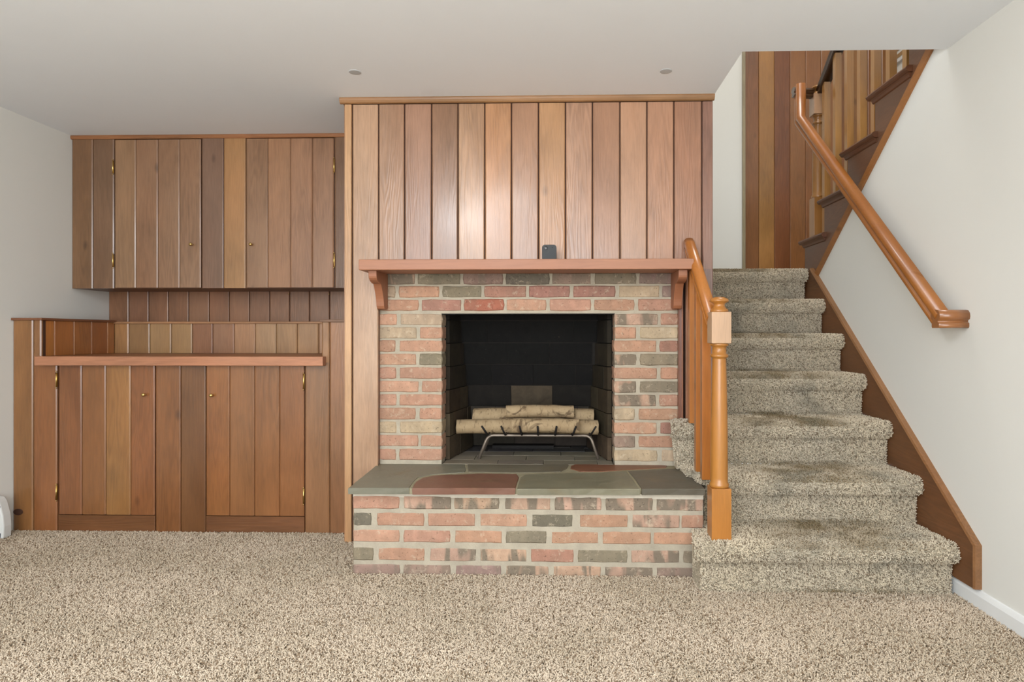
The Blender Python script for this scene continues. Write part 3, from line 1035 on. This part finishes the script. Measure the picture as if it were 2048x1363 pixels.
for (v0, v1), bs in hrows:
    z1, z0 = PY(1000, v0 / 2.56 + 880, YB).z, PY(1000, v1 / 2.56 + 880, YB).z
    for a, b, k in bs:
        x0, x1 = PY(off4(a), 1000, YB).x, PY(off4(b), 1000, YB).x
        brick(he, max(x0, BX0), min(x1, BX1), z0, z1, YB, k, 0.06)
# white cement lip under the stones
MB().box(BX0 + 0.002, BX1 - 0.002, YB + 0.001, YB + 0.03, 0.318, 0.343).build('cement_lip', mortar_mat('cement', (206, 198, 182)), he)

ZS = 0.369


def stone(pix, col, th=0.026, seed=0):
    pts = []
    P = [PZ(u, v, ZS) for u, v in pix]
    n = len(P)
    random.seed(seed)
    for i in range(n):
        a, b = P[i], P[(i + 1) % n]
        d = (b - a)
        k = max(1, int(d.length / 0.045))
        nn = Vector((-d.y, d.x, 0)).normalized()
        for j in range(k):
            w = 0 if j == 0 else random.uniform(-0.002, 0.002)
            q = a + d * (j / k) + nn * w
            pts.append(q)
    c = sum(pts, Vector()) / len(pts)
    m = MB()
    n = len(pts)
    dz = random.uniform(-0.001, 0.0015)
    top = [Vector((p.x, p.y, ZS + dz)) + (c - p).normalized() * 0.004 for p in pts]
    edge = [Vector((p.x, p.y, ZS + dz - 0.003)) for p in pts]
    bot = [Vector((p.x, p.y, ZS - th)) + (c - p).normalized() * random.uniform(0, 0.004) for p in pts]
    vs = top + edge + bot
    fs = [tuple(range(n)), tuple(2 * n + i for i in reversed(range(n)))]
    for i in range(n):
        j = (i + 1) % n
        fs += [(i, n + i, n + j, j), (n + i, 2 * n + i, 2 * n + j, n + j)]
    m.add(vs, fs)
    o = m.build('flagstone', M['slate'], he, tint(col, 0.02))
    return o


GREEN, RUST, DK = (112, 112, 94), (118, 82, 66), (94, 90, 76)
stone([(696, 975), (730, 947), (757, 925.5), (930, 926), (932, 940), (930, 943), (862, 948), (838, 953), (826, 963), (818, 975)], (120, 117, 101), seed=1)
stone([(824, 976), (832, 962), (844, 955), (870, 950), (960, 946), (1034, 947.5), (1038, 953), (1031, 976)], RUST, seed=2)
stone([(934, 926), (1138, 927.5), (1134, 936), (1122, 942), (1040, 944.5), (936, 942.5)], (112, 105, 88), seed=3)
stone([(1142, 930), (1150, 927.5), (1300, 928), (1335, 930), (1332, 934), (1250, 938.5), (1200, 942), (1160, 942), (1140, 936)], (124, 82, 60), seed=4)
stone([(1034, 977), (1041, 953), (1050, 947.5), (1126, 945), (1200, 944.5), (1252, 941), (1264, 955), (1280, 977)], (118, 113, 93), seed=5)
stone([(1256, 941), (1332, 936.5), (1352, 936), (1376, 948), (1398, 962), (1411, 977), (1284, 977), (1268, 955)], (92, 86, 73), seed=6)
bed = MB()
B = [PZ(u, v, ZS) for u, v in ((706, 974), (762, 926), (1352, 927), (1405, 975))]
bed.add([(p.x, p.y, ZS - 0.003) for p in B] + [(p.x, p.y, ZS - 0.027) for p in B], [(0, 1, 2, 3), (4, 7, 6, 5), (0, 4, 5, 1), (1, 5, 6, 2), (2, 6, 7, 3), (3, 7, 4, 0)])
bed.build('mortar_bed', mortar_mat('bed_mortar', (150, 142, 116)), he)
random.seed(21)

# ------------------------------------------------------------------ mantel
mt = thing('mantel_shelf', 'thick redwood mantel shelf above the brickwork', 'mantel', (-0.14, 2.95, 1.29))
MB().box(-0.897, 0.609, 2.866, Y_PANEL, 1.290, 1.3375).build('shelf', M['mantel'], mt, tint((166, 108, 80)), bevel=0.003)


def corbel(x0, x1):
    """curved bracket, profile in y-z."""
    p = [(Y_PANEL + 0.04, 1.29), (Y_PANEL + 0.04, 1.125)]
    p += [(Y_PANEL + 0.000, 1.118), (Y_PANEL - 0.018, 1.122), (Y_PANEL - 0.028, 1.135)]
    for k in range(1, 8):
        a = k / 7
        p.append((Y_PANEL - 0.030 - 0.050 * (a ** 1.6), 1.14 + 0.095 * a))
    for k in range(1, 7):
        a = k / 6
        p.append((Y_PANEL - 0.080 - 0.075 * sin(a * pi / 2), 1.235 + 0.030 * (1 - cos(a * pi / 2))))
    p.append((Y_PANEL - 0.158, 1.29))
    MB().prism(p, lambda a, b, h: (h, a, b), x0, x1).build('corbel', M['mantel'], mt, tint((158, 98, 68)), bevel=0.0015)


corbel(-0.862, -0.825)
corbel(0.547, 0.586)

# small black camera on the mantel
sc = thing('security_camera', 'small black square camera with a round lens on the mantel', 'camera', (-0.035, 2.955, 1.3375))
x0, x1 = PY(1084, 500, 2.945).x, PY(1113, 500, 2.945).x
z1 = PY(1098, 489, 2.945).z
r = 0.012


def rrect(x0, x1, z0, z1, r, n=5):
    p = []
    for cx_, cz_, a0 in ((x1 - r, z1 - r, 0), (x0 + r, z1 - r, pi / 2), (x0 + r, z0 + r, pi), (x1 - r, z0 + r, 1.5 * pi)):
        for k in range(n):
            a = a0 + k * (pi / 2) / (n - 1)
            p.append((cx_ + r * cos(a), cz_ + r * sin(a)))
    return p


MB().prism(rrect(x0, x1, 1.3380, z1, 0.013), lambda a, b, h: (a, h, b), 2.945, 2.972).build('housing', M['black'], sc, bevel=0.0015)
MB().prism(rrect(x0 + 0.002, x1 - 0.002, 1.3400, z1 - 0.002, 0.012), lambda a, b, h: (a, h, b), 2.9440, 2.9455).build('front_plate', plain_mat('camera_face', (40, 42, 42), 0.45, spec=0.3), sc)
lc = PY(1091.7, 496, 2.943)
MB().lathe([(0.0075, 0.003), (0.0088, 0.003), (0.0088, -0.0015), (0.0072, -0.0015)], (lc.x, 2.944, lc.z), 20, 'Y').build('lens_ring', M['lens'], sc)
MB().lathe([(0.0070, 0.002), (0.0070, -0.0018), (0.004, -0.0022), (0.001, -0.0024)], (lc.x, 2.944, lc.z), 20, 'Y').build('lens', M['lensring'], sc)
lc2 = PY(1105, 494.5, 2.943)
MB().lathe([(0.0012, 0.002), (0.0012, -0.001), (0.0003, -0.0012)], (lc2.x, 2.944, lc2.z), 10, 'Y').build('sensor', M['lens'], sc)

# ------------------------------------------------------------------ grate and logs
gr = thing('fire_grate', 'wrought iron log grate standing in the firebox', 'grate', (-0.1, 3.3, ZH))


def arc_path(pts, r=0.03, n=4):
    out = [Vector(pts[0])]
    for i in range(1, len(pts) - 1):
        p, a, b = Vector(pts[i]), Vector(pts[i - 1]), Vector(pts[i + 1])
        p0 = p + (a - p).normalized() * r
        p1 = p + (b - p).normalized() * r
        for k in range(n + 1):
            t = k / n
            out.append(p0 * (1 - t) ** 2 + p * 2 * t * (1 - t) + p1 * t ** 2)
    out.append(Vector(pts[-1]))
    return out


for y, d in ((3.25, -0.012), (3.45, 0.012)):
    MB().tube(arc_path([(-0.398, y + d, ZH), (-0.352, y, 0.486), (0.168, y, 0.486), (0.207, y + d, ZH)], 0.03), 0.0076).build('bar', M['iron'], gr)
for u in (975, 1010, 1043, 1076, 1110, 1145, 1181):
    x = PY(u, 860, 3.18).x
    xt = x + (x + 0.09) * 0.10
    MB().tube(arc_path([(x, 3.47, 0.496), (x, 3.20, 0.494), (xt, 3.158, 0.545)], 0.02, 3), 0.0052, 6).build('finger', M['iron_dark'], gr)


def log(label, u0, u1, Y, vc, rad, bend=0.004, seed=0, ey=0.0):
    random.seed(seed)
    a, b = PY(u0, vc, Y), PY(u1, vc, Y)
    n, m = 14, 12
    vs, fs = [], []
    for i in range(n + 1):
        t = i / n
        c = a.lerp(b, t) + Vector((0, sin(t * pi) * bend + ey * (t - 0.5), sin(t * pi * 1.3) * bend))
        for k in range(m):
            th = 2 * pi * k / m
            rr = rad * (1 + 0.10 * mnoise.noise(Vector((t * 5 + seed, cos(th) * 1.2, sin(th) * 1.2))))
            vs.append(c + Vector((0.006 * mnoise.noise(Vector((th, seed, 1))) if i in (0, n) else 0, cos(th) * rr, sin(th) * rr)))
    for i in range(n):
        for k in range(m):
            fs.append((i * m + k, i * m + (k + 1) % m, (i + 1) * m + (k + 1) % m, (i + 1) * m + k))
    root = thing('birch_log', label, 'log', tuple((a + b) / 2 - Vector((0, 0, rad))), 'birch logs on the grate')
    MB().add(vs, fs, True).build('bark', M['bark'], root)
    for base, sg in ((0, -1), (n * m, 1)):
        ring = [vs[base + k] for k in range(m)]
        cc_ = sum(ring, Vector()) / m
        MB().add([p + (cc_ - p) * 0.04 for p in ring] + [cc_ + Vector((0.001 * sg, 0, 0))], [(k, (k + 1) % m, m) for k in range(m)]).build('cut_end', M['cutwood'], root)
    return root


log('long front birch log spanning the whole grate with torn bark at its left end', 914, 1196, 3.292, 853, 0.037, 0.004, 3)
log('shorter thick birch log resting against the grate fingers in front', 1024, 1158, 3.213, 851, 0.036, 0.002, 8)
log('split birch log lying behind at the back of the grate', 947, 1187, 3.388, 834, 0.048, 0.004, 12)
log('short birch log stacked on top of the pile', 1012, 1147, 3.325, 822.5, 0.033, 0.002, 17)
random.seed(33)

# ------------------------------------------------------------------ lower cabinets
lc_ = thing('lower_cabinet', 'low built-in redwood cabinet with two plank doors and a recessed ledge', 'cabinet', (-1.9, Y_LOW, 0))


def hinge(root, x, z, y, h=0.075):
    m = MB().tube([(x, y - 0.004, z - h / 2), (x, y - 0.004, z + h / 2)], 0.0034, 8)
    m.lathe([(0.0038, -0.003), (0.003, -0.006), (0.001, -0.008)], (x, y - 0.004, z - h / 2), 8)
    m.lathe([(0.001, 0.008), (0.003, 0.006), (0.0046, 0.003)], (x, y - 0.004, z + h / 2), 8)
    m.box(x - 0.004, x + 0.004, y - 0.002, y + 0.001, z - h / 2, z + h / 2)
    return m.build('hinge', M['brass'], root)


def knob(root, x, z, y):
    MB().lathe([(0.006, 0.002), (0.0042, -0.001), (0.0042, -0.010), (0.0085, -0.014), (0.0095, -0.019), (0.0075, -0.024), (0.001, -0.026)], (x, y, z), 16, 'Y').build('knob', M['brass'], root)


ZC = 0.888     # counter top
ZCAP = 1.083
bx = lambda u, y=Y_LOW: PY(u, 800, y).x
ub_ = MB()
ub_.box(XL, X_CH0 - 0.01, Y_LOW + 0.013, Y_LOW + 0.03, 0.0, ZC - 0.05)
ub_.box(XL, bx(82), Y_LOW + 0.013, Y_LOW + 0.03, ZC - 0.05, ZCAP - 0.01)
ub_.box(bx(643), X_CH0 - 0.01, Y_LOW + 0.013, Y_LOW + 0.03, ZC - 0.05, ZCAP - 0.02)
ub_.box(bx(82) - 0.02, -1.17, Y_REC + 0.013, Y_REC + 0.03, ZC - 0.02, ZCAP - 0.012)
ub_.box(-2.63 - 0.035, -2.63 - 0.013, Y_LOW + 0.02, Y_REC + 0.02, ZC - 0.02, ZCAP - 0.012)
ub_.build('backing_board', M['backing'], lc_)
ZD = PY(700, 731, Y_LOW).z
RED = [(150, 98, 62), (146, 96, 64), (140, 86, 54), (132, 84, 52)]


def deep(col):
    return (col[0] * 0.94, col[1] * 0.88, col[2] * 0.76)


def low_plank(u0, u1, z0, z1, col, root=None, name='plank', y=Y_LOW, gap=0.0015, mat='wood', ch=0.0062):
    x0 = max(PY(u0, 800, y).x + gap, XL + 0.002)
    x1 = min(PY(u1, 800, y).x - gap, X_CH0 - 0.009)
    if y == Y_LOW:
        col = deep(col)
    return MB().board(x0, x1, z0, z1, y, 0.013, ch).build(name, M[mat], root or lc_, tint(col, 0.03))


low_plank(20, 66, 0.0, ZCAP - 0.012, (148, 104, 70))
low_plank(66, 82.5, ZC - 0.03, ZCAP - 0.012, (152, 108, 78))
low_plank(66, 114, 0.0, ZC - 0.03, (146, 96, 64))
low_plank(310.5, 361, 0.0, ZC - 0.03, (140, 92, 60))
low_plank(361, 411, 0.0, ZC - 0.03, (118, 78, 50))
low_plank(609.5, 659, 0.0, ZC - 0.03, (146, 104, 78))
low_plank(643, 659, ZC - 0.03, ZCAP - 0.022, (156, 114, 84))
low_plank(659, 712, 0.0, ZCAP - 0.022, (150, 106, 80))
zr0 = PY(200, 1029, Y_LOW).z
for a, b in ((115.5, 310.5), (411, 609.5)):
    MB().board(bx(a) + 0.002, bx(b) - 0.002, 0.0, zr0 - 0.002, Y_LOW, 0.013, 0.003).build('bottom_rail', M['wood_x'], lc_, tint((114, 70, 40), 0.03))


def door(root, joints, z0, z1, y, cols, knob_uv, hinge_u, hinge_v, label):
    x0, x1 = PY(joints[0], 700, y).x, PY(joints[-1], 700, y).x
    ORIG = ((x0 + x1) / 2, y + 0.01, z0)
    d = MB().box(x0 + 0.003, x1 - 0.003, y + 0.008, y + 0.012, z0 + 0.001, z1 - 0.001).build('door', M['backing'], root)
    for i in range(len(joints) - 1):
        a, b = PY(joints[i], 700, y).x, PY(joints[i + 1], 700, y).x
        ga = 0.0035 if i == 0 else 0.001
        gb = 0.0035 if i == len(joints) - 2 else 0.001
        MB().board(a + ga, b - gb, z0 + 0.002, z1 - 0.002, y - 0.001, 0.0105, 0.006).build('plank', M['wood'], d, tint(deep(cols[i]) if y == Y_LOW else cols[i], 0.02))
    k = PY(knob_uv[0], knob_uv[1], y)
    knob(d, k.x, k.z, y - 0.001)
    for v in hinge_v:
        p = PY(hinge_u, v, y)
        hinge(d, p.x, p.z, y)
    return d


door(lc_, [116, 163.5, 211.5, 261, 310.5], zr0, ZC - 0.03, Y_LOW, [(140, 90, 60), (144, 96, 62), (160, 114, 74), (146, 94, 62)], (291.5, 788.5), 113.5, (759, 984), '')
door(lc_, [411, 459, 508.5, 558.5, 609.5], zr0, ZC - 0.03, Y_LOW, [(152, 98, 60), (144, 96, 64), (148, 98, 64), (146, 96, 62)], (426, 789.5), 607.5, (762, 991), '')
# counter with thick fascia
ctx0, ctx1 = PY(68, 720, Y_LOW - 0.045).x, PY(645.5, 720, Y_LOW - 0.045).x
MB().box(bx(82) + 0.001, bx(643), Y_LOW - 0.001, Y_REC, ZC - 0.022, ZC).build('countertop', M['wood_x'], lc_, tint((160, 100, 62)))
MB().box(ctx0, ctx1, Y_LOW - 0.045, Y_LOW - 0.0015, ZC - 0.045, ZC + 0.001).build('counter_fascia', M['wood_x'], lc_, tint((172, 112, 82)), bevel=0.0025)
# recess back boards
us = [227, 257, 299, 342, 384, 425, 468, 510, 552, 594, 637, 648]
rc = [(168, 118, 74), (150, 108, 70), (164, 122, 82), (166, 122, 82), (146, 96, 68), (152, 104, 76), (166, 118, 84), (164, 122, 88), (166, 122, 84), (162, 118, 82), (160, 114, 84)]
for i in range(11):
    low_plank(us[i], us[i + 1], ZC + 0.001, 1.062, rc[i], y=Y_REC)
# recess side boards (facing right)
yy = [PX(u, 680, -2.63).y for u in (83, 109, 148, 183, 215, 229.5)]
yy[0] = Y_LOW + 0.014
for i in range(5):
    p = [(-2.63 - 0.013, yy[i] + 0.001), (-2.63 - 0.004, yy[i] + 0.001), (-2.63, yy[i] + 0.005), (-2.63, yy[i + 1] - 0.005), (-2.63 - 0.004, yy[i + 1] - 0.001), (-2.63 - 0.013, yy[i + 1] - 0.001)]
    MB().prism(p, lambda a, b, h: (a, b, h), ZC + 0.001, ZCAP - 0.013).build('plank', M['wood'], lc_, tint([(176, 106, 48), (164, 96, 46), (162, 96, 48), (150, 84, 40), (170, 102, 46)][i], 0.03))
# right cheek of the recess
xc_ = bx(643) + 0.004
for k in range(4):
    ya = Y_LOW + 0.015 + k * 0.135
    MB().box(xc_, xc_ + 0.012, ya + 0.001, min(ya + 0.134, Y_REC + 0.012), ZC + 0.001, ZCAP - 0.023).build('plank', M['wood'], lc_, tint((140, 84, 46), 0.05))
# cap rails
MB().box(XL + 0.001, -2.617, Y_LOW - 0.012, Y_REC + 0.0, ZCAP - 0.012, ZCAP).build('cap_rail', M['wood_y'], lc_, tint((128, 78, 52)), bevel=0.002)
MB().box(-2.63 - 0.14, -1.02, Y_REC - 0.012, Y_BACK + 0.01, 1.0625, 1.0745).build('cap_rail', M['wood_x'], lc_, tint((158, 108, 74)), bevel=0.002)
MB().box(bx(640.5), X_CH0 - 0.009, Y_LOW - 0.012, Y_REC - 0.013, ZCAP - 0.022, ZCAP - 0.009).build('cap_rail', M['wood_x'], lc_, tint((120, 84, 62)), bevel=0.002)
# flat dark disc painted as the shade inside a cord cut-out, lower left
hp_ = PY(33, 1036, Y_LOW)
m = MB().lathe([(0.022, 0.0), (0.022, -0.0015), (0.018, -0.0015)], (0, 0, 0), 20, 'Y')
m.v = [Vector((v.x * 1.15 + XL + 0.030, v.y + Y_LOW, v.z * 0.75 + 0.095)) for v in m.v]
m.build('cord_hole_shade_disc', M['backing'], lc_)

# ------------------------------------------------------------------ upper back panelling behind the ledge
bp = thing('back_panelling', 'strip of reddish-brown boards on the wall between the two cabinets', 'panelling', (-1.9, Y_BACK, 1.07))
MB().box(XL, X_CH0 + 0.1, Y_BACK + 0.012, Y_BACK + 0.02, 1.0, 1.45).build('backing_board', M['backing'], bp)
us = [217, 257, 297, 336.5, 377, 418, 458, 498.5, 539, 579, 619, 659, 700]
for i in range(12):
    x0 = max(PY(us[i], 600, Y_BACK).x + 0.0025, XL + 0.002)
    x1 = PY(us[i + 1], 600, Y_BACK).x - 0.0025
    MB().board(x0, x1, 1.0748, 1.45, Y_BACK, 0.012, 0.004).build('plank', M['wood'], bp, tint((138, 92, 66), 0.06))
for u in (578.5, 659):
    p = PY(u, 588, Y_BACK)
    MB().lathe([(0.0015, 0.012), (0.0015, -0.006), (0.004, -0.008), (0.004, -0.011), (0.001, -0.012)], tuple(p), 10, 'Y').build('cup_hook', M['brass'], bp)

# ------------------------------------------------------------------ upper cabinets
uc = thing('upper_cabinet', 'wall-hung redwood cabinet with two plank doors under the ceiling', 'cabinet', (-1.9, Y_UP, 1.262))
ZU0, ZU1 = 1.262, H - 0.022
MB().box(XL + 0.001, X_CH0 - 0.002, Y_UP + 0.013, Y_BACK + 0.0, ZU0 + 0.0, H - 0.002).build('carcass', M['wood_x'], uc, tint((104, 66, 42)))


def up_plank(u0, u1, col):
    x0 = max(PY(u0, 400, Y_UP).x + 0.0015, XL + 0.002)
    x1 = min(PY(u1, 400, Y_UP).x - 0.0015, X_CH0 - 0.010)
    MB().board(x0, x1, ZU0, ZU1, Y_UP, 0.0125, 0.0062).build('plank', M['wood'], uc, tint(col, 0.02))


up_plank(140, 185.5, (128, 90, 62))
up_plank(185.5, 228, (124, 88, 64))
up_plank(403, 447, (118, 84, 66))
up_plank(447, 491, (162, 114, 74))
up_plank(669, 702, (120, 84, 60))
door(uc, [228.5, 271.5, 315.5, 359, 402.5], ZU0 + 0.001, ZU1 - 0.002, Y_UP, [(146, 106, 76), (142, 100, 74), (142, 102, 76), (144, 104, 78)], (385, 489), 226.5, (334, 521), '')
door(uc, [491.5, 535.5, 580.5, 624.5, 668.5], ZU0 + 0.001, ZU1 - 0.002, Y_UP, [(144, 104, 78), (154, 108, 78), (150, 104, 76), (152, 106, 78)], (504, 489), 668.3, (331, 520), '')
crp2 = [(0.013, -0.022), (-0.006, -0.022), (-0.010, -0.016), (-0.010, -0.004), (-0.007, 0), (0.013, 0)]
MB().prism(crp2, lambda a, b, h: (h, Y_UP + a, H + b), XL + 0.001, X_CH0 - 0.03).build('crown_strip', M['wood_x'], uc, tint((150, 96, 60)))

# ------------------------------------------------------------------ bits on the ceiling and the floor
for u, v, lb_ in ((710, 144, 'left'), (1332, 142, 'right')):
    p = PZ(u, v, H)
    m = MB().lathe([(0.026, 0.0), (0.026, -0.0015), (0.022, -0.0018), (0.006, -0.0020)], (p.x, p.y, H), 18)
    o = m.build('ceiling_patch', M['patch'])
    tag(o, 'small round white plaster patch on the ceiling above the ' + ('left end of the brick fireplace' if lb_ == 'left' else 'stair banister side of the fireplace'), 'patch', 'plaster patches on the ceiling')

wb_ = thing('white_bin', 'white tapered plastic bin with a navy band on the carpet at the left wall', 'bin', (-2.71, 3.08, 0))
yb_, xr_ = 3.03, -2.666
prof = [(-2.772, 0.002), (-2.703, 0.002), (-2.700, 0.06), (-2.705, 0.115), (-2.722, 0.178), (-2.735, 0.198), (-2.772, 0.206)]
MB().prism(prof, lambda a, b, h: (a, h, b), 3.05, 3.10).build('body', M['white_plastic'], wb_, bevel=0.006)
MB().prism([(-2.768, 0.135), (-2.722, 0.142), (-2.716, 0.160), (-2.768, 0.158)], lambda a, b, h: (a, h, b), 3.046, 3.051).build('band', M['navy'], wb_)
MB().prism([(-2.768, 0.004), (-2.715, 0.008), (-2.714, 0.030), (-2.768, 0.022)], lambda a, b, h: (a, h, b), 3.046, 3.051).build('base_panel', M['navy'], wb_)
